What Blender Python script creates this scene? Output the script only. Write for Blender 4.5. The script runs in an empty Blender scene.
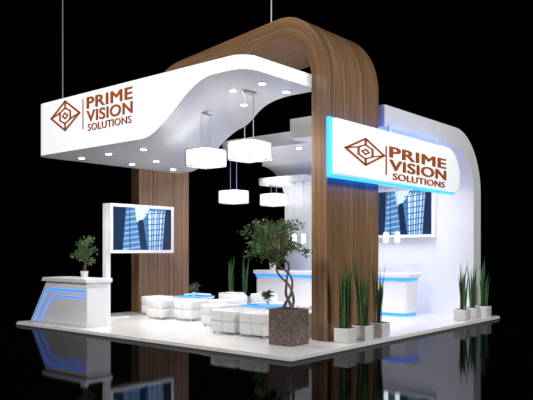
import bpy, bmesh, math, random
from mathutils import Vector, Matrix
random.seed(4)
S = bpy.context.scene
COL = S.collection
try:
    S.view_settings.view_transform = 'Standard'
except Exception as e:
    print(e)

# ---------------------------------------------------------------- materials
def mat(name, col, rough=0.5, metal=0.0, emi=None, estr=0.0, noise=0.0, nscale=20, spec=None, trans=0):
    m = bpy.data.materials.new(name); m.use_nodes = True
    nt = m.node_tree; b = nt.nodes['Principled BSDF']
    b.inputs['Base Color'].default_value = (*col, 1)
    b.inputs['Roughness'].default_value = rough
    b.inputs['Metallic'].default_value = metal
    if spec is not None: b.inputs['Specular IOR Level'].default_value = spec
    if trans: b.inputs['Transmission Weight'].default_value = trans
    if emi:
        b.inputs['Emission Color'].default_value = (*emi, 1)
        b.inputs['Emission Strength'].default_value = estr
    if noise > 0:
        tc = nt.nodes.new('ShaderNodeTexCoord'); n = nt.nodes.new('ShaderNodeTexNoise')
        n.inputs['Scale'].default_value = nscale; n.inputs['Detail'].default_value = 4
        r = nt.nodes.new('ShaderNodeValToRGB')
        r.color_ramp.elements[0].position = .3; r.color_ramp.elements[1].position = .7
        r.color_ramp.elements[0].color = (*[c*(1-noise) for c in col], 1)
        r.color_ramp.elements[1].color = (*[min(1, c*(1+noise)) for c in col], 1)
        nt.links.new(tc.outputs['Object'], n.inputs['Vector'])
        nt.links.new(n.outputs['Fac'], r.inputs['Fac'])
        nt.links.new(r.outputs['Color'], b.inputs['Base Color'])
    return m

M_white = mat('white_lacquer', (.86, .86, .87), .2)
M_wall = mat('white_wall_panel', (.86, .87, .88), .28, noise=.02, nscale=3)
M_fascia = mat('backlit_white_acrylic', (.86, .87, .88), .25, emi=(.96, .98, 1), estr=.5)
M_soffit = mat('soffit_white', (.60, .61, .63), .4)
M_plat = mat('white_platform_floor', (.80, .79, .78), .2, noise=.03, nscale=2)
M_platedge = mat('platform_edge_white', (.85, .85, .86), .4)
M_leather = mat('white_leather', (.77, .77, .77), .38, noise=.02, nscale=30)
M_blue = mat('blue_led', (.03, .2, .8), .4, emi=(.02, .17, 1), estr=2.2)
M_rim = mat('blue_sign_rim', (.03, .2, .8), .4, emi=(.015, .16, 1), estr=4.5)
M_blueglass = mat('blue_glass_top', (.1, .4, .9), .1, emi=(.03, .25, 1), estr=.8)
M_led = mat('downlight_lens', (1, 1, 1), .4, emi=(1, .97, .92), estr=26)
M_lamp = mat('lamp_diffuser', (1, 1, 1), .5, emi=(1, .99, .96), estr=4.0)
M_metal = mat('brushed_steel', (.55, .56, .58), .3, .9)
M_cable = mat('steel_cable', (.35, .36, .38), .4, .6)
M_logo = mat('copper_brown_vinyl', (.42, .10, .025), .5, emi=(.42, .10, .025), estr=.15)
M_granite = mat('brown_granite', (.16, .12, .10), .35, noise=.85, nscale=38)
M_soil = mat('soil', (.03, .02, .012), .9, noise=.5, nscale=30)
M_bark = mat('bark', (.17, .12, .08), .8, noise=.4, nscale=25)
M_leaf = mat('leaf_green', (.05, .11, .02), .5, noise=.5, nscale=6)
M_leaf2 = mat('snake_leaf', (.06, .15, .05), .4, noise=.5, nscale=14)
M_pot = mat('white_ceramic', (.78, .77, .74), .35)

def floor_mat():
    m = bpy.data.materials.new('black_gloss_floor'); m.use_nodes = True
    nt = m.node_tree; nt.nodes.clear()
    o = nt.nodes.new('ShaderNodeOutputMaterial'); a = nt.nodes.new('ShaderNodeAddShader')
    d = nt.nodes.new('ShaderNodeBsdfDiffuse'); g = nt.nodes.new('ShaderNodeBsdfAnisotropic')
    d.inputs['Color'].default_value = (.0004, .0004, .0005, 1)
    g.inputs['Color'].default_value = (.13, .13, .135, 1)
    n = nt.nodes.new('ShaderNodeTexNoise'); n.inputs['Scale'].default_value = 1.5
    tc = nt.nodes.new('ShaderNodeTexCoord')
    mr = nt.nodes.new('ShaderNodeMapRange'); mr.inputs['To Min'].default_value = .03; mr.inputs['To Max'].default_value = .06
    nt.links.new(tc.outputs['Object'], n.inputs['Vector']); nt.links.new(n.outputs['Fac'], mr.inputs['Value'])
    nt.links.new(mr.outputs['Result'], g.inputs['Roughness'])
    nt.links.new(d.outputs[0], a.inputs[0]); nt.links.new(g.outputs[0], a.inputs[1]); nt.links.new(a.outputs[0], o.inputs[0])
    return m
M_floor = floor_mat()

def wood_mat():
    m = bpy.data.materials.new('walnut_veneer'); m.use_nodes = True
    nt = m.node_tree; b = nt.nodes['Principled BSDF']
    uv = nt.nodes.new('ShaderNodeUVMap'); uv.uv_map = 'UVMap'
    mp = nt.nodes.new('ShaderNodeMapping'); mp.inputs['Scale'].default_value = (.16, 7, 1)
    n = nt.nodes.new('ShaderNodeTexNoise'); n.inputs['Scale'].default_value = 1.6; n.inputs['Detail'].default_value = 6
    n.inputs['Roughness'].default_value = .6; n.inputs['Distortion'].default_value = .3
    mp2 = nt.nodes.new('ShaderNodeMapping'); mp2.inputs['Scale'].default_value = (.6, 40, 1)
    n2 = nt.nodes.new('ShaderNodeTexNoise'); n2.inputs['Scale'].default_value = 1.5; n2.inputs['Detail'].default_value = 3
    r = nt.nodes.new('ShaderNodeValToRGB')
    cr = r.color_ramp
    cr.elements[0].position = .36; cr.elements[0].color = (.13, .066, .030, 1)
    cr.elements[1].position = .66; cr.elements[1].color = (.40, .235, .12, 1)
    e = cr.elements.new(.5); e.color = (.24, .132, .064, 1)
    mx = nt.nodes.new('ShaderNodeMath'); mx.operation = 'MULTIPLY_ADD'; mx.inputs[1].default_value = .35
    L = nt.links.new
    L(uv.outputs[0], mp.inputs[0]); L(uv.outputs[0], mp2.inputs[0]); L(mp.outputs[0], n.inputs['Vector']); L(mp2.outputs[0], n2.inputs['Vector'])
    s = nt.nodes.new('ShaderNodeMath'); s.operation = 'MULTIPLY'; s.inputs[1].default_value = .66
    L(n.outputs['Fac'], s.inputs[0]); L(n2.outputs['Fac'], mx.inputs[0]); L(s.outputs[0], mx.inputs[2])
    L(mx.outputs[0], r.inputs[0]); L(r.outputs[0], b.inputs['Base Color'])
    b.inputs['Roughness'].default_value = .42
    return m
M_wood = wood_mat()

# ---------------------------------------------------------------- builder
class B:
    def __init__(self, name):
        self.name = name; self.v = []; self.f = []; self.mi = []; self.mats = []; self.uv = []
    def m(self, mt):
        if mt not in self.mats: self.mats.append(mt)
        return self.mats.index(mt)
    def add(self, vs, fs, mt, mtx=None, uvs=None):
        o = len(self.v); k = self.m(mt)
        for p in vs:
            p = Vector(p)
            self.v.append(mtx @ p if mtx else p)
        for i, f in enumerate(fs):
            self.f.append([o+j for j in f]); self.mi.append(k)
            self.uv.append(uvs[i] if uvs else None)
    def box(self, c0, c1, mt, bev=0.0, seg=2, mtx=None):
        bm = bmesh.new(); bmesh.ops.create_cube(bm, size=1)
        a, b2 = Vector(c0), Vector(c1); c = (a+b2)/2; d = b2-a
        for v in bm.verts: v.co = Vector((v.co.x*d.x, v.co.y*d.y, v.co.z*d.z)) + c
        if bev: bmesh.ops.bevel(bm, geom=bm.edges[:], offset=bev, segments=seg, affect='EDGES', profile=.5)
        self.bm(bm, mt, mtx)
    def bm(self, bm, mt, mtx=None):
        bm.normal_update(); bm.verts.index_update()
        self.add([v.co.copy() for v in bm.verts], [[v.index for v in f.verts] for f in bm.faces], mt, mtx); bm.free()
    def cyl(self, p0, p1, r0, r1, mt, n=12, cap=True):
        p0, p1 = Vector(p0), Vector(p1); ax = (p1-p0).normalized()
        t = Vector((1, 0, 0)) if abs(ax.x) < .9 else Vector((0, 1, 0))
        u = ax.cross(t).normalized(); w = ax.cross(u)
        vs = []
        for p, r in ((p0, r0), (p1, r1)):
            for i in range(n):
                a = 2*math.pi*i/n; vs.append(p+u*math.cos(a)*r+w*math.sin(a)*r)
        fs = [[i, (i+1) % n, n+(i+1) % n, n+i] for i in range(n)]
        if cap: fs += [list(range(n))[::-1], list(range(n, 2*n))]
        self.add(vs, fs, mt)
    def tube(self, pts, rs, mt, n=8):
        vs = []; k = len(pts); pts = [Vector(p) for p in pts]
        for i, p in enumerate(pts):
            ax = (pts[min(i+1, k-1)]-pts[max(i-1, 0)]).normalized()
            t = Vector((1, 0, 0)) if abs(ax.x) < .9 else Vector((0, 1, 0))
            u = ax.cross(t).normalized(); w = ax.cross(u)
            for j in range(n):
                a = 2*math.pi*j/n; vs.append(p+(u*math.cos(a)+w*math.sin(a))*rs[i])
        fs = [[i*n+j, i*n+(j+1) % n, (i+1)*n+(j+1) % n, (i+1)*n+j] for i in range(k-1) for j in range(n)]
        fs += [list(range(n))[::-1], list(range((k-1)*n, k*n))]
        self.add(vs, fs, mt)
    def prism(self, poly, axis, a, b2, mt, bev=0):
        def P(p, t):
            return {'x': (t, p[0], p[1]), 'y': (p[0], t, p[1]), 'z': (p[0], p[1], t)}[axis]
        bm = bmesh.new()
        va = [bm.verts.new(P(p, a)) for p in poly]; vb = [bm.verts.new(P(p, b2)) for p in poly]
        n = len(poly)
        bm.faces.new(va[::-1]); bm.faces.new(vb)
        for i in range(n): bm.faces.new([va[i], va[(i+1) % n], vb[(i+1) % n], vb[i]])
        bmesh.ops.recalc_face_normals(bm, faces=bm.faces[:])
        if bev:
            es = [e for e in bm.edges if e.calc_face_angle(0) > .6]
            bmesh.ops.bevel(bm, geom=es, offset=bev, segments=2, affect='EDGES', profile=.5)
        self.bm(bm, mt)
    def make(self, parent=None, smooth=35, recalc=False, loc=None):
        me = bpy.data.meshes.new(self.name)
        off = Vector(loc) if loc else Vector((0, 0, 0))
        me.from_pydata([tuple(v-off) for v in self.v], [], self.f)
        for m_ in self.mats: me.materials.append(m_)
        for p, k in zip(me.polygons, self.mi): p.material_index = k
        if any(self.uv):
            uvl = me.uv_layers.new(name='UVMap')
            for p, u in zip(me.polygons, self.uv):
                if u:
                    for li, c in zip(p.loop_indices, u): uvl.data[li].uv = c
        if recalc:
            bm = bmesh.new(); bm.from_mesh(me); bmesh.ops.recalc_face_normals(bm, faces=bm.faces[:]); bm.to_mesh(me); bm.free()
        if smooth:
            me.shade_smooth(); me.set_sharp_from_angle(angle=math.radians(smooth))
        ob = bpy.data.objects.new(self.name, me); COL.objects.link(ob); ob.location = off
        if parent: ob.parent = parent
        return ob

def empty(name, loc=(0, 0, 0)):
    e = bpy.data.objects.new(name, None); COL.objects.link(e); e.location = loc; e.empty_display_size = .2
    return e
def arc(cx, cy, r, a0, a1, n=14):
    return [(cx+r*math.cos(math.radians(a0+(a1-a0)*i/n)), cy+r*math.sin(math.radians(a0+(a1-a0)*i/n))) for i in range(n+1)]

def text_part(name, body, parent, origin, right, up, W, H, mt, off=.0):
    cu = bpy.data.curves.new(name, 'FONT'); cu.body = body; cu.size = 1; cu.extrude = .01; cu.space_character = 1.06
    tmp = bpy.data.objects.new(name+'_tmp', cu); COL.objects.link(tmp)
    dg = bpy.context.evaluated_depsgraph_get(); dg.update()
    me = bpy.data.meshes.new_from_object(tmp.evaluated_get(dg))
    bpy.data.objects.remove(tmp)
    bm = bmesh.new()
    shifts = [(0, 0)] if off == 0 else [(dx*off, dy*off*.6) for dx in (-1, -.33, .33, 1) for dy in (-1, 0, 1)]
    for i, (dx, dy) in enumerate(shifts):
        t = me.copy()
        for v in t.vertices: v.co.x += dx; v.co.y += dy; v.co.z += i*.0006
        bm.from_mesh(t); bpy.data.meshes.remove(t)
    bm.to_mesh(me); bm.free()
    xs = [v.co.x for v in me.vertices]; ys = [v.co.y for v in me.vertices]
    x0, x1, y0, y1 = min(xs), max(xs), min(ys), max(ys)
    R, U, O = Vector(right), Vector(up), Vector(origin); N = R.cross(U)
    for v in me.vertices:
        v.co = O + R*((v.co.x-x0)/(x1-x0)*W) + U*((v.co.y-y0)/(y1-y0)*H) + N*(v.co.z)
    me.materials.clear(); me.materials.append(mt)
    ob = bpy.data.objects.new(name, me); COL.objects.link(ob); ob.parent = parent
    return ob

def logo_part(name, parent, c, right, up, W, H, mt):
    R, U, C = Vector(right), Vector(up), Vector(c); N = R.cross(U)
    b = B(name)
    def seg(p, q, t=.045):
        p = Vector(p); q = Vector(q); d = (q-p).normalized(); n = Vector((-d.y, d.x))*t/2
        p = p-d*t*.3; q = q+d*t*.3
        pts = [p+n, p-n, q-n, q+n]
        vs = [C+R*(a.x*W)+U*(a.y*H)+N*h for h in (0, .012) for a in pts]
        b.add(vs, [[0, 1, 2, 3], [7, 6, 5, 4], [0, 4, 5, 1], [1, 5, 6, 2], [2, 6, 7, 3], [3, 7, 4, 0]], mt)
    l, t, r, d = (-.5, 0), (0, .5), (.5, 0), (0, -.5)
    for p, q in ((l, t), (t, r), (r, d), (d, l)): seg(p, q, .06)
    hexa = [(.21*math.cos(math.radians(a)), .27*math.sin(math.radians(a))) for a in range(30, 390, 60)]
    for i in range(6): seg(hexa[i], hexa[(i+1) % 6], .05)
    seg(l, hexa[2], .05); seg(r, hexa[5], .05); seg(hexa[1], t, .05); seg(hexa[4], d, .05)
    seg((-.09, 0), (0, .1)); seg((0, .1), (.09, 0)); seg((.09, 0), (0, -.1)); seg((0, -.1), (-.09, 0))
    return b.make(parent, smooth=0, recalc=True)

# ---------------------------------------------------------------- ground + platform
b = B('floor'); b.add([(-30, -30, -.07), (60, -30, -.07), (60, 60, -.07), (-30, 60, -.07)], [[0, 1, 2, 3]], M_floor); b.make(smooth=0)
PX, PY = 7.72, 7.3
b = B('exhibition_platform')
b.box((0, 0, -.07), (PX, PY, 0), M_plat, .008, 1)
b.box((-.012, -.012, -.062), (PX+.01, PY+.01, -.03), M_platedge)
b.make(smooth=0)

# ---------------------------------------------------------------- wood arch
def sweep_band(name, outer, inner, xf, width, mt):
    n = len(outer); b = B(name)
    L = [0]
    for i in range(1, n): L.append(L[-1]+math.dist(outer[i], outer[i-1]))
    def V(p, w): return (xf(p[0])+w, p[0], p[1])
    vs = [V(p, 0) for p in outer]+[V(p, width) for p in outer]+[V(p, 0) for p in inner]+[V(p, width) for p in inner]
    fs = []; uv = []
    for i in range(n-1):
        a, c = i, i+1; u0, u1 = L[a], L[c]
        fs.append([a, c, n+c, n+a]); uv.append([(u0, 0), (u1, 0), (u1, width), (u0, width)])
        fs.append([2*n+a, 3*n+a, 3*n+c, 2*n+c]); uv.append([(u0, 5), (u0, 5+width), (u1, 5+width), (u1, 5)])
        fs.append([a, 2*n+a, 2*n+c, c]); uv.append([(u0, 0), (u0, -.4), (u1, -.4), (u1, 0)])
        fs.append([n+a, n+c, 3*n+c, 3*n+a]); uv.append([(u0, 3), (u1, 3), (u1, 3.4), (u0, 3.4)])
    for k in (0, n-1):
        fs.append([k, n+k, 3*n+k, 2*n+k]); uv.append([(0, 0), (0, 1), (.4, 1), (.4, 0)])
    b.add(vs, fs, mt, uvs=uv)
    return b.make(smooth=30, recalc=True)

K = .2; ZT = 5.6; T = .37
def xarch(y): return 1.6+K*(y-.5)
Y0, Y1 = .5, 7.2; R0, R1 = 1.25, 2.2
outer = [(Y0, 0), (Y0, 2), (Y0, ZT-R0-.4)]+arc(Y0+R0, ZT-R0, R0, 180, 90, 20)+[(3.2, ZT)]+arc(Y1-R1, ZT-R1, R1, 90, 0, 24)+[(Y1, 2), (Y1, 0)]
inner = [(Y0+T, 0), (Y0+T, 2), (Y0+T, ZT-R0-.4)]+arc(Y0+R0, ZT-R0, R0-T, 180, 90, 20)+[(3.2, ZT-T)]+arc(Y1-R1, ZT-R1, R1-T, 90, 0, 24)+[(Y1-T, 2), (Y1-T, 0)]
sweep_band('wood_arch', outer, inner, xarch, 1.62, M_wood)

# ---------------------------------------------------------------- front canopy
CY0, CY1, CZT = .87, 6.6, 4.44
def sm(t): t = max(0, min(1, t)); return t*t*(3-2*t)
def xfront(y):
    r0, r1 = .3, .3
    if y < CY0+r0: q = r0-(y-CY0); return r0-math.sqrt(max(0, r0*r0-q*q))
    if y > CY1-r1: q = r1-(CY1-y); return r1-math.sqrt(max(0, r1*r1-q*q))
    return 0
def xback(y): return 1.9+2.0*sm((y-1.4)/3.6)
def zunder(x, y): return 4.22-.82*sm((y-(2.4+.75*x)+.85)/1.7)
ys = [CY0+.3*(1-math.cos(a*math.pi/2/8)) for a in range(8)]
ys += [CY0+.3+(CY1-.3-CY0-.3)*i/60 for i in range(61)]
ys += [CY1-.3+.3*math.sin(a*math.pi/2/8) for a in range(1, 9)]
NX = 24; NY = len(ys)
can = empty('overhead_canopy')
b = B('canopy_body'); vs = []
for zf in (0, 1):
    for y in ys:
        for j in range(NX+1):
            x = xfront(y)+(xback(y)-xfront(y))*j/NX; vs.append((x, y, zunder(x, y) if zf else CZT))
o = NY*(NX+1); W1 = NX+1
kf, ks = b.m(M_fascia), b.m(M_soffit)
b.v = [Vector(v) for v in vs]
def addf(f, k): b.f.append(f); b.mi.append(k); b.uv.append(None)
for i in range(NY-1):
    for j in range(NX):
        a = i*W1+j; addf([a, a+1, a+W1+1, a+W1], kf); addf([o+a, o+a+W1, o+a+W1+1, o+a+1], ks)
    for j in (0, NX):
        a = i*W1+j; addf([a, a+W1, o+a+W1, o+a], kf if j == 0 else ks)
for j in range(NX):
    for i in (0, NY-1):
        a = i*W1+j; addf([a, a+1, o+a+1, o+a], kf)
b.make(can, smooth=40, recalc=True)

spots = []
def downlight(bb, x, y, z, r=.075):
    bb.cyl((x, y, z+.01), (x, y, z-.015), r, r, M_metal, 16)
    bb.cyl((x, y, z-.012), (x, y, z-.02), r*.72, r*.72, M_led, 16)
b = B('canopy_downlights')
for (x, y) in [(.7, 6.0), (.7, 5.1), (.75, 4.1), (2.0, 6.0), (2.0, 5.2), (3.2, 6.0), (.9, 1.3), (.95, 2.0), (1.6, 1.35), (1.9, 2.6)]:
    z = zunder(x, y); downlight(b, x, y, z); spots.append((x, y, z-.06, 1.0))
b.make(can)
FR, FU = (0, -1, 0), (0, 0, 1)
logo_part('fascia_logo', can, (-.002, 5.52, 4.09), FR, FU, .95, .56, M_logo)
b = B('fascia_divider'); b.box((-.014, 4.925, 3.76), (0, 4.945, 4.33), M_logo); b.make(can, smooth=0)
text_part('fascia_text_prime', 'PRIME', can, (-.002, 4.82, 4.13), FR, FU, 1.34, .21, M_logo, .022)
text_part('fascia_text_vision', 'VISION', can, (-.002, 4.82, 3.88), FR, FU, 1.34, .21, M_logo, .022)
text_part('fascia_text_solutions', 'SOLUTIONS', can, (-.002, 4.78, 3.71), FR, FU, 1.27, .13, M_logo, .01)

for (x, y, z0) in [(.35, 6.15, CZT), (2.1, 2.1, ZT)]:
    b = B('suspension_cable'); b.cyl((x, y, z0), (x, y, 9.5), .012, .012, M_cable, 8)
    b.cyl((x, y, z0), (x, y, z0+.06), .03, .02, M_metal, 10); b.make()

# ---------------------------------------------------------------- right white arch
AX0, AX1, AZ, AR, AT = 3.3, 7.68, 4.15, 1.35, .4
AYF, AYM, AYB = .42, 2.6, 5.9
def ribbon(x0): return [(x0, AZ-AT), (x0, AZ)]+arc(AX1-AR, AZ-AR, AR, 90, 0, 18)+[(AX1, 0), (AX1-AT, 0)]+arc(AX1-AR, AZ-AR, AR-AT, 0, 90, 18)
ra = empty('white_display_arch')
b = B('arch_ribbon')
b.prism(ribbon(AX0), 'y', AYF, AYM, M_wall, 0)
b.prism(ribbon(AX1-AR-.02), 'y', AYM, AYB, M_wall, 0)
XS = 4.4
b.prism([(XS, AYM), (AX1-AR-.02, AYM), (AX1-AR-.02, AYB)]+arc(XS+.6, AYB-.6, .6, 90, 180, 10), 'z', AZ-AT+.1, AZ, M_wall, 0)
b.make(ra, smooth=30)
b = B('arch_downlights')
for (x, y, dz, k) in [(5.0, 5.3, .1, 1), (5.9, 5.3, .1, 1), (4.9, 3.6, .1, 1), (5.8, 3.6, .1, 1), (5.4, 1.8, 0, 1), (4.2, 1.8, 0, 1), (6.2, 1.1, 0, 1.4)]:
    downlight(b, x, y, AZ-AT+dz); spots.append((x, y, AZ-AT+dz-.06, k))
b.make(ra)
b = B('lower_soffit')
pl = [(6.2, 4.4), (7.27, 4.4), (7.27, 6.1)]+arc(6.5, 5.8, .3, 90, 180, 8)
b.prism(pl, 'z', 3.25, 3.42, M_wall, .01); b.make(ra, smooth=30)

# ---------------------------------------------------------------- illuminated sign (faces -y)
sg = empty('illuminated_sign')
def sign_poly(x0, x1, z0, z1, r): return [(x0, z0), (x1-.25, z0)]+arc(x1-.25, z0+.25, .25, -90, 0, 8)+arc(x1-r, z1-r, r, 0, 90, 12)+[(x0, z1)]
b = B('sign_panel'); b.prism(sign_poly(1.42, 6.05, 2.71, 3.60, .6), 'y', .2, .28, M_fascia, .01); b.make(sg, smooth=30)
b = B('sign_glow_rim'); b.prism(sign_poly(1.35, 6.07, 2.66, 3.62, .6), 'y', .29, .34, M_rim, 0); b.make(sg, smooth=30)
b = B('sign_brackets')
for x in (1.9, 2.9): b.box((x, .34, 3.0), (x+.1, .5, 3.3), M_metal)
for x in (3.4, 5.5): b.box((x, .34, 3.0), (x+.1, .418, 3.6), M_white); b.box((x, .38, 3.55), (x+.1, .42, 3.8), M_white)
b.make(sg, smooth=0)
SR, SU = (1, 0, 0), (0, 0, 1)
logo_part('sign_logo', sg, (2.285, .198, 3.15), SR, SU, 1.22, .44, M_logo)
b = B('sign_divider'); b.box((2.95, .186, 2.82), (2.985, .2, 3.33), M_logo); b.make(sg, smooth=0)
text_part('sign_text_prime', 'PRIME', sg, (3.08, .198, 3.145), SR, SU, 2.28, .195, M_logo, .022)
text_part('sign_text_vision', 'VISION', sg, (3.08, .198, 2.915), SR, SU, 2.28, .195, M_logo, .022)
text_part('sign_text_solutions', 'SOLUTIONS', sg, (3.2, .198, 2.755), SR, SU, 2.1, .12, M_logo, .01)

# ---------------------------------------------------------------- TVs
cols = [(.006, .02, .06), (.02, .07, .2), (.06, .19, .42), (.3, .48, .7), (.65, .8, .95)]
M_scr = [mat('screen_blue_%d' % i, (c[0]*.3, c[1]*.3, c[2]*.3), .3, emi=c, estr=1.0) for i, c in enumerate(cols)]
def tv(name, O, R, W, H, post=False):
    O, R = Vector(O), Vector(R); U = Vector((0, 0, 1)); N = R.cross(U)
    root = empty(name)
    def bx(bb, u0, u1, v0, v1, n0, n1, mt):
        vs = [O+R*u+U*v+N*n for n in (n0, n1) for u, v in ((u0, v0), (u1, v0), (u1, v1), (u0, v1))]
        bb.add(vs, [[0, 3, 2, 1], [4, 5, 6, 7], [0, 1, 5, 4], [1, 2, 6, 5], [2, 3, 7, 6], [3, 0, 4, 7]], mt)
    b = B('tv_frame'); t = .07
    bx(b, 0, W, 0, H, -.1, 0, M_white)
    bx(b, 0, W, 0, t, 0, .03, M_white); bx(b, 0, W, H-t, H, 0, .03, M_white)
    bx(b, 0, t, t, H-t, 0, .03, M_white); bx(b, W-t, W, t, H-t, 0, .03, M_white)
    b.make(root, smooth=0, recalc=True)
    b = B('tv_screen'); x0, x1, z0, z1 = t, W-t, t, H-t; w = x1-x0; h = z1-z0
    bx(b, x0, x1, z0, z1, 0, .006, M_scr[1])
    def q(pts, k, n=.008):
        vs = [O+R*(x0+w*a)+U*(z0+h*c)+N*n for a, c in pts]; b.add(vs, [list(range(len(vs)))], M_scr[k])
    q([(0, 0), (.16, 0), (.22, 1), (0, 1)], 0)
    q([(.30, 1), (.62, 1), (.52, .72), (.40, .66)], 4, .009)
    q([(.16, 0), (.46, 0), (.36, 1), (.22, 1)], 2, .010)
    for i in range(8):
        y = i/8.2; q([(.17+.05*y, y), (.455-.09*y, y+.06), (.45-.09*y, y+.095), (.17+.05*y, y+.04)], 3, .012)
    q([(.27, 0), (.29, 0), (.28, 1), (.265, 1)], 1, .014)
    q([(.46, 0), (.60, 0), (.52, .74), (.42, .7)], 0, .010)
    q([(.58, 0), (.84, 0), (.90, 1), (.66, 1), (.5, .74)], 2, .011)
    for i in range(6):
        a = .61+i*.042; q([(a, 0), (a+.016, 0), (a+.03+i*.008, .97), (a-.02+i*.012, .9)], 3 if i % 2 else 4, .013)
    for i in range(7):
        y = .06+i/7.6; q([(.58-.07*y, y), (.86+.04*y, y+.05), (.86+.04*y, y+.07), (.58-.07*y, y+.02)], 1, .015)
    q([(.84, 0), (1, 0), (1, 1), (.9, 1)], 0, .012)
    b.make(root, smooth=0)
    if post:
        b = B('tv_post')
        bx(b, -.02, .1, -O.z, H, -.22, -.1, M_white)
        bx(b, -.12, .5, -O.z, -O.z+.02, -.4, .05, M_white)
        b.make(root, smooth=0, recalc=True)
    return root
tv('television_on_post', (1.62, 6.3, 1.43), (1, 0, 0), 1.85, 1.10, True)
tv('wall_television', (7.17, 2.98, 1.80), (0, -1, 0), 1.66, 1.2)

# ---------------------------------------------------------------- left info counter (faces -x)
ic = empty('information_counter')
b = B('counter_body')
b.prism([(7.25, 0), (6.64, .86), (5.22, .86), (5.22, 0)], 'x', .28, .78, M_white, .012)
b.prism([(6.74, .86), (6.68, .94), (5.16, .94), (5.16, .86)], 'x', .22, .84, M_white, .008)
b.make(ic, smooth=30)
b = B('counter_led_lines')
def band(pts, t, x0=.265, x1=.29):
    for (p, q) in zip(pts, pts[1:]):
        p, q = Vector(p), Vector(q); d = (q-p).normalized(); n = Vector((-d.y, d.x))*t/2
        p2, q2 = p-d*t*.3, q+d*t*.3
        vs = [(x, a.x, a.y) for x in (x0, x1) for a in (p2+n, p2-n, q2-n, q2+n)]
        b.add(vs, [[0, 1, 2, 3], [7, 6, 5, 4], [0, 4, 5, 1], [1, 5, 6, 2], [2, 6, 7, 3], [3, 7, 4, 0]], M_blue)
def swoosh(y0, yb, z):
    c = []
    A = Vector((yb+.12, z-.14)); Bc = Vector((yb+.02, z)); C = Vector((yb-.18, z))
    for i in range(7):
        s = i/6; c.append(tuple(A*(1-s)**2+Bc*2*s*(1-s)+C*s*s))
    return [(y0, .05)]+c+[(5.24, z-.01)]
band(swoosh(7.08, 6.58, .71), .03)
band(swoosh(6.86, 6.42, .58), .018)
b.make(ic, smooth=0, recalc=True)

# ---------------------------------------------------------------- reception counter
rc = empty('reception_counter')
def rr(x0, x1, y0, y1, r):
    return arc(x0+r, y0+r, r, 180, 270, 8)+arc(x1-r, y0+r, r, 270, 360, 8)+arc(x1-r, y1-r, r, 0, 90, 8)+arc(x0+r, y1-r, r, 90, 180, 8)
b = B('counter_body')
b.prism(rr(6.12, 6.72, 1.5, 6.0, .12), 'z', .07, .80, M_white)
b.prism(rr(6.05, 6.80, 1.42, 6.08, .15), 'z', .87, .97, M_white, .01)
b.make(rc, smooth=30)
b = B('counter_led_bands')
b.prism(rr(6.10, 6.74, 1.48, 6.02, .12), 'z', .80, .87, M_blue)
b.prism(rr(6.15, 6.70, 1.53, 5.97, .12), 'z', .0, .07, M_blue)
b.make(rc, smooth=30)

# ---------------------------------------------------------------- poufs
def pouf(x, y, rot=0, s=.5, h=.42):
    b = B('tufted_pouf'); M = Matrix.Translation((x, y, 0)) @ Matrix.Rotation(rot, 4, 'Z')
    g = s/2
    for i in (-1, 0):
        for j in (-1, 0):
            for k, (z0, z1) in enumerate(((.04, .04+(h-.04)*.5), (.04+(h-.04)*.5, h))):
                b.box((i*g+.002, j*g+.002, z0), ((i+1)*g-.002, (j+1)*g-.002, z1), M_leather, .036, 3, M)
    b.box((-g+.03, -g+.03, .05), (g-.03, g-.03, h-.04), M_leather, 0, 1, M)
    for i in (-1, 1):
        for j in (-1, 1):
            p = M @ Vector((i*(g-.06), j*(g-.06), 0)); b.cyl(p, p+Vector((0, 0, .06)), .018, .022, M_metal, 8)
    p = M @ Vector((0, 0, h-.012)); b.cyl(p, p+Vector((0, 0, .012)), .015, .012, M_leather, 8)
    b.make(loc=(x, y, 0), smooth=40)
for (x, y, s) in [(2.9, 6.2, .55), (2.4, 5.45, .52), (2.6, 4.75, .55), (3.15, 4.25, .55), (4.1, 6.1, .5), (4.4, 5.2, .5), (5.0, 5.8, .5), (5.2, 4.9, .5),
                  (1.5, 2.5, .6), (1.5, 1.8, .6), (2.08, 1.3, .55), (2.15, 3.45, .55), (3.2, 2.9, .55), (3.3, 2.2, .55), (3.3, 1.5, .5)]:
    pouf(x, y, 0, s, .43)

# ---------------------------------------------------------------- coffee tables
def leaf_cloud(b, c, rad, n, mt, size=.05):
    c = Vector(c)
    for _ in range(n):
        d = Vector((random.gauss(0, 1), random.gauss(0, 1), random.gauss(0, 1))).normalized()
        r = random.random()**.5
        p = c+Vector((d.x*rad[0], d.y*rad[1], d.z*rad[2]))*r
        a = Vector((random.uniform(-1, 1), random.uniform(-1, 1), random.uniform(-1.0, .5))).normalized()
        s = a.cross(Vector((random.uniform(-1, 1), random.uniform(-1, 1), random.uniform(-1, 1)))).normalized()
        L = size*random.uniform(.7, 1.4); w = L*.27
        nn = a.cross(s)*L*.12
        b.add([p, p+a*L*.45+s*w+nn, p+a*L, p+a*L*.45-s*w+nn, p+a*L*.5-nn*.5], [[0, 4, 1], [1, 4, 2], [2, 4, 3], [3, 4, 0]], mt)
def table(x, y):
    root = empty('coffee_table', (x, y, 0))
    b = B('table_frame')
    b.box((-.3, -.3, .0), (.3, .3, .03), M_white, .008); b.box((-.2, -.2, .03), (.2, .2, .38), M_white, .01)
    b.box((-.33, -.33, .38), (.33, .33, .425), M_white, .008)
    b.make(root)
    b = B('glass_top'); b.box((-.34, -.34, .425), (.34, .34, .445), M_blueglass, .005); b.make(root)
table(3.35, 5.45); table(2.42, 2.55)
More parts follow.
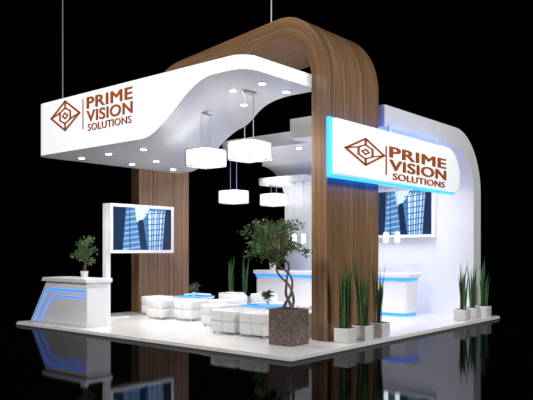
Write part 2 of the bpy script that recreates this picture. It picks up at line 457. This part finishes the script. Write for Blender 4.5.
def small_plant(x, y, z):
    b = B('table_plant'); b.cyl((x, y, z), (x, y, z+.09), .035, .05, M_pot, 14)
    b.cyl((x, y, z+.085), (x, y, z+.092), .045, .045, M_soil, 14)
    for i in range(16):
        a = i*2.4; tip = Vector((x+math.cos(a)*.1, y+math.sin(a)*.1, z+.2+random.random()*.1))
        b.tube([(x, y, z+.09), ((x+tip.x)/2, (y+tip.y)/2, z+.2), tip], [.003, .003, .002], M_leaf, 4)
    leaf_cloud(b, (x, y, z+.21), (.11, .11, .09), 90, M_leaf, .07)
    b.make(loc=(x, y, z), smooth=0)
small_plant(3.3, 5.4, .445); small_plant(2.4, 2.45, .445)

# ---------------------------------------------------------------- snake plants
def snake(x, y, h=1.1, s=.27, ph=.24, z=0):
    b = B('snake_plant')
    g = s/2
    b.box((x-g*.88, y-g*.88, z), (x+g*.88, y+g*.88, z+.03), M_pot)
    b.box((x-g, y-g, z+.02), (x+g, y+g, z+ph), M_pot, .012)
    b.box((x-g+.025, y-g+.025, z+ph-.004), (x+g-.025, y+g-.025, z+ph+.006), M_soil)
    for i in range(12):
        a = random.uniform(0, 6.28); r = random.uniform(.0, g*.6); bx, by = x+math.cos(a)*r, y+math.sin(a)*r
        H = h*random.uniform(.55, 1.0); lean = random.uniform(.02, .12)*H; w0 = random.uniform(.02, .032)
        if by+math.sin(a)*lean > y+.2: lean *= .5
        t = random.uniform(0, 3.14); ex = Vector((math.cos(t), math.sin(t), 0)); ey = Vector((-math.sin(t), math.cos(t), 0))
        n = 9; vs = []
        for k in range(n):
            q = k/(n-1); w = max(w0*(.6+1.1*q-1.68*q**2.2), .0015)
            c = Vector((bx+math.cos(a)*lean*q*q, by+math.sin(a)*lean*q*q, z+ph+H*q))
            tw = ex*math.cos(q*.9)+ey*math.sin(q*.9); tn = tw.cross(Vector((0, 0, 1)))
            vs += [c+tw*w, c+tn*w*.35, c-tw*w, c-tn*w*.12]
        fs = [[k*4+j, k*4+(j+1) % 4, (k+1)*4+(j+1) % 4, (k+1)*4+j] for k in range(n-1) for j in range(4)]
        b.add(vs, fs, M_leaf2)
    b.make(loc=(x, y, z), smooth=50)
snake(1.72, .23, 1.25); snake(2.25, .23, 1.25); snake(2.8, .23, 1.05)
snake(6.2, .22, 1.1); snake(6.75, .22, 1.0); snake(7.3, .2, 1.15)
snake(5.75, 6.55, 1.2); snake(6.25, 6.5, 1.25)

# ---------------------------------------------------------------- trees
def tree(name, x, y, z0, trunk_h, fr, granite=False, boxs=.22, boxh=.57, n=1500, stems=3, leaf=.055, R=.4, off=(0, 0), br=9, cl=.38):
    b = B(name)
    if granite:
        b.box((x-boxs, y-boxs, z0), (x+boxs, y+boxs, z0+boxh), M_granite, .008)
        b.box((x-boxs+.03, y-boxs+.03, z0+boxh-.004), (x+boxs-.03, y+boxs-.03, z0+boxh+.006), M_soil)
    else:
        b.cyl((x, y, z0), (x, y, z0+boxh), boxs*.75, boxs, M_pot, 20)
        b.cyl((x, y, z0+boxh-.003), (x, y, z0+boxh+.004), boxs*.9, boxs*.9, M_soil, 20)
    zb = z0+boxh
    for s in range(stems):
        ph = s*2*math.pi/stems; pts = []; rs = []
        for k in range(19):
            q = k/18; a = ph+q*6.5; rad = R*.13*(1-q*.5)+.02*math.sin(q*9+s)+R*.22*q*q
            bend = R*.22*math.sin(q*math.pi*1.2)
            pts.append((x+math.cos(a)*rad+off[0]*q*q+.64*bend*.4, y+math.sin(a)*rad+off[1]*q*q-.77*bend*.4, zb+trunk_h*q)); rs.append(R*.045*(1-.6*q)+.003)
        b.tube(pts, rs, M_bark, 7)
        tip = Vector(pts[-1])
        for k in range(br):
            a = random.uniform(0, 6.28); rr_ = random.uniform(.5, 1.1)
            e = tip+Vector((math.cos(a)*fr[0]*rr_, math.sin(a)*fr[1]*rr_, random.uniform(-.3, 1.15)*fr[2]))
            mid = (tip+e)/2+Vector((random.uniform(-.04, .04), random.uniform(-.04, .04), .09))
            b.tube([tip, mid, e], [R*.02+.002, R*.013+.002, .002], M_bark, 5)
            leaf_cloud(b, e, (fr[0]*cl, fr[1]*cl, fr[2]*cl*.8), n//(stems*br), M_leaf, leaf)
            leaf_cloud(b, mid, (fr[0]*cl*.6, fr[1]*cl*.6, fr[2]*cl*.4), n//(stems*br*4), M_leaf, leaf)
    b.make(loc=(x, y, z0), smooth=40)
tree('potted_bonsai_tree', 1.02, .84, 0, .85, (.42, .42, .46), True, .23, .56, 1150, 3, .06, .5, (-.13, .15), 10, .32)
tree('potted_ficus', .5, 5.62, .94, .28, (.20, .20, .32), False, .08, .14, 460, 2, .055, .2)
tree('reception_ficus', 6.42, 5.6, .97, .5, (.42, .42, .5), False, .12, .2, 900, 3, .08, .3)

# ---------------------------------------------------------------- pendant lamps
def pendant(x, y, z, zc, s=.5, h=.28):
    root = empty('pendant_lamp', (x, y, z)); g = s/2
    b = B('lamp_shade'); b.box((-g, -g, -h/2), (g, g, h/2), M_lamp, .015); b.make(root)
    b = B('lamp_frame')
    t = .012; e = g+.012; k = h/2+.012
    for sx in (-1, 1):
        for sy in (-1, 1): b.cyl((sx*e, sy*e, -k), (sx*e, sy*e, k), t, t, M_metal, 6)
        for sz in (-k, k):
            b.cyl((sx*e, -e, sz), (sx*e, e, sz), t, t, M_metal, 6); b.cyl((-e, sx*e, sz), (e, sx*e, sz), t, t, M_metal, 6)
    b.make(root)
    b = B('lamp_rods')
    for sx in (-1, 1): b.cyl((sx*g*.45, 0, k), (sx*g*.45, 0, zc-z), .007, .007, M_metal, 6)
    b.box((-g*.6, -.05, zc-z-.03), (g*.6, .05, zc-z), M_metal, .005)
    b.cyl((-g*.6, 0, k), (g*.6, 0, k), .012, .012, M_metal, 6)
    b.make(root)
pendant(1.35, 3.05, 3.2, zunder(1.35, 3.05)-.02); pendant(1.2, 1.85, 3.2, zunder(1.2, 1.85)-.01)
pendant(4.85, 5.6, 2.82, AZ-AT+.1); pendant(6.55, 5.7, 2.85, 3.25)
def mini(x, y, z, zc):
    b = B('glass_pendant_light')
    b.cyl((x, y, z-.12), (x, y, z+.1), .05, .05, M_lamp, 14); b.cyl((x, y, z+.1), (x, y, z+.14), .052, .02, M_metal, 14)
    b.cyl((x, y, z+.14), (x, y, zc), .005, .005, M_metal, 6); b.cyl((x, y, zc-.03), (x, y, zc), .04, .04, M_metal, 12)
    b.make(loc=(x, y, z))
for (y, zc) in ((1.85, AZ-AT), (2.15, AZ-AT), (4.55, 3.25), (4.85, 3.25)): mini(6.35, y, 1.8, zc)

# ---------------------------------------------------------------- lights
def look(o, t):
    o.rotation_euler = (Vector(t)-o.location).to_track_quat('-Z', 'Y').to_euler()
def area(name, loc, tgt, size, e, col=(1, 1, 1)):
    l = bpy.data.lights.new(name, 'AREA'); l.size = size; l.energy = e; l.color = col
    o = bpy.data.objects.new(name, l); COL.objects.link(o); o.location = loc; look(o, tgt)
area('added_fill_left', (-8, 2, 7), (1.5, 4, 2.5), 3, 640, (1, .99, .97))  # added fill lamp, out of view, brightens the canopy fascia side
area('added_fill_right', (3, -9, 7), (4, 1, 2), 3, 780, (1, .99, .97))  # second added fill, no fixture modelled, lifts the sign and white arch
for i, (x, y, z, k) in enumerate(spots):
    l = bpy.data.lights.new('downlight_spot', 'SPOT'); l.energy = 92*k; l.spot_size = math.radians(125); l.spot_blend = 1; l.shadow_soft_size = .05
    l.color = (1, .96, .91)
    o = bpy.data.objects.new('downlight_spot', l); COL.objects.link(o); o.location = (x, y, z)
w = bpy.data.worlds.new('dark_hall'); S.world = w; w.use_nodes = True
w.node_tree.nodes['Background'].inputs[0].default_value = (0, 0, 0, 1)

# ---------------------------------------------------------------- camera
cd = bpy.data.cameras.new('camera'); cd.lens = 671/533*36; cd.sensor_width = 36; cd.shift_y = 50/533
cam = bpy.data.objects.new('camera', cd); COL.objects.link(cam)
cam.location = (-7.42, -5.787, 1.5); cam.rotation_euler = (math.pi/2, 0, -math.atan2(.765, .643))
S.camera = cam
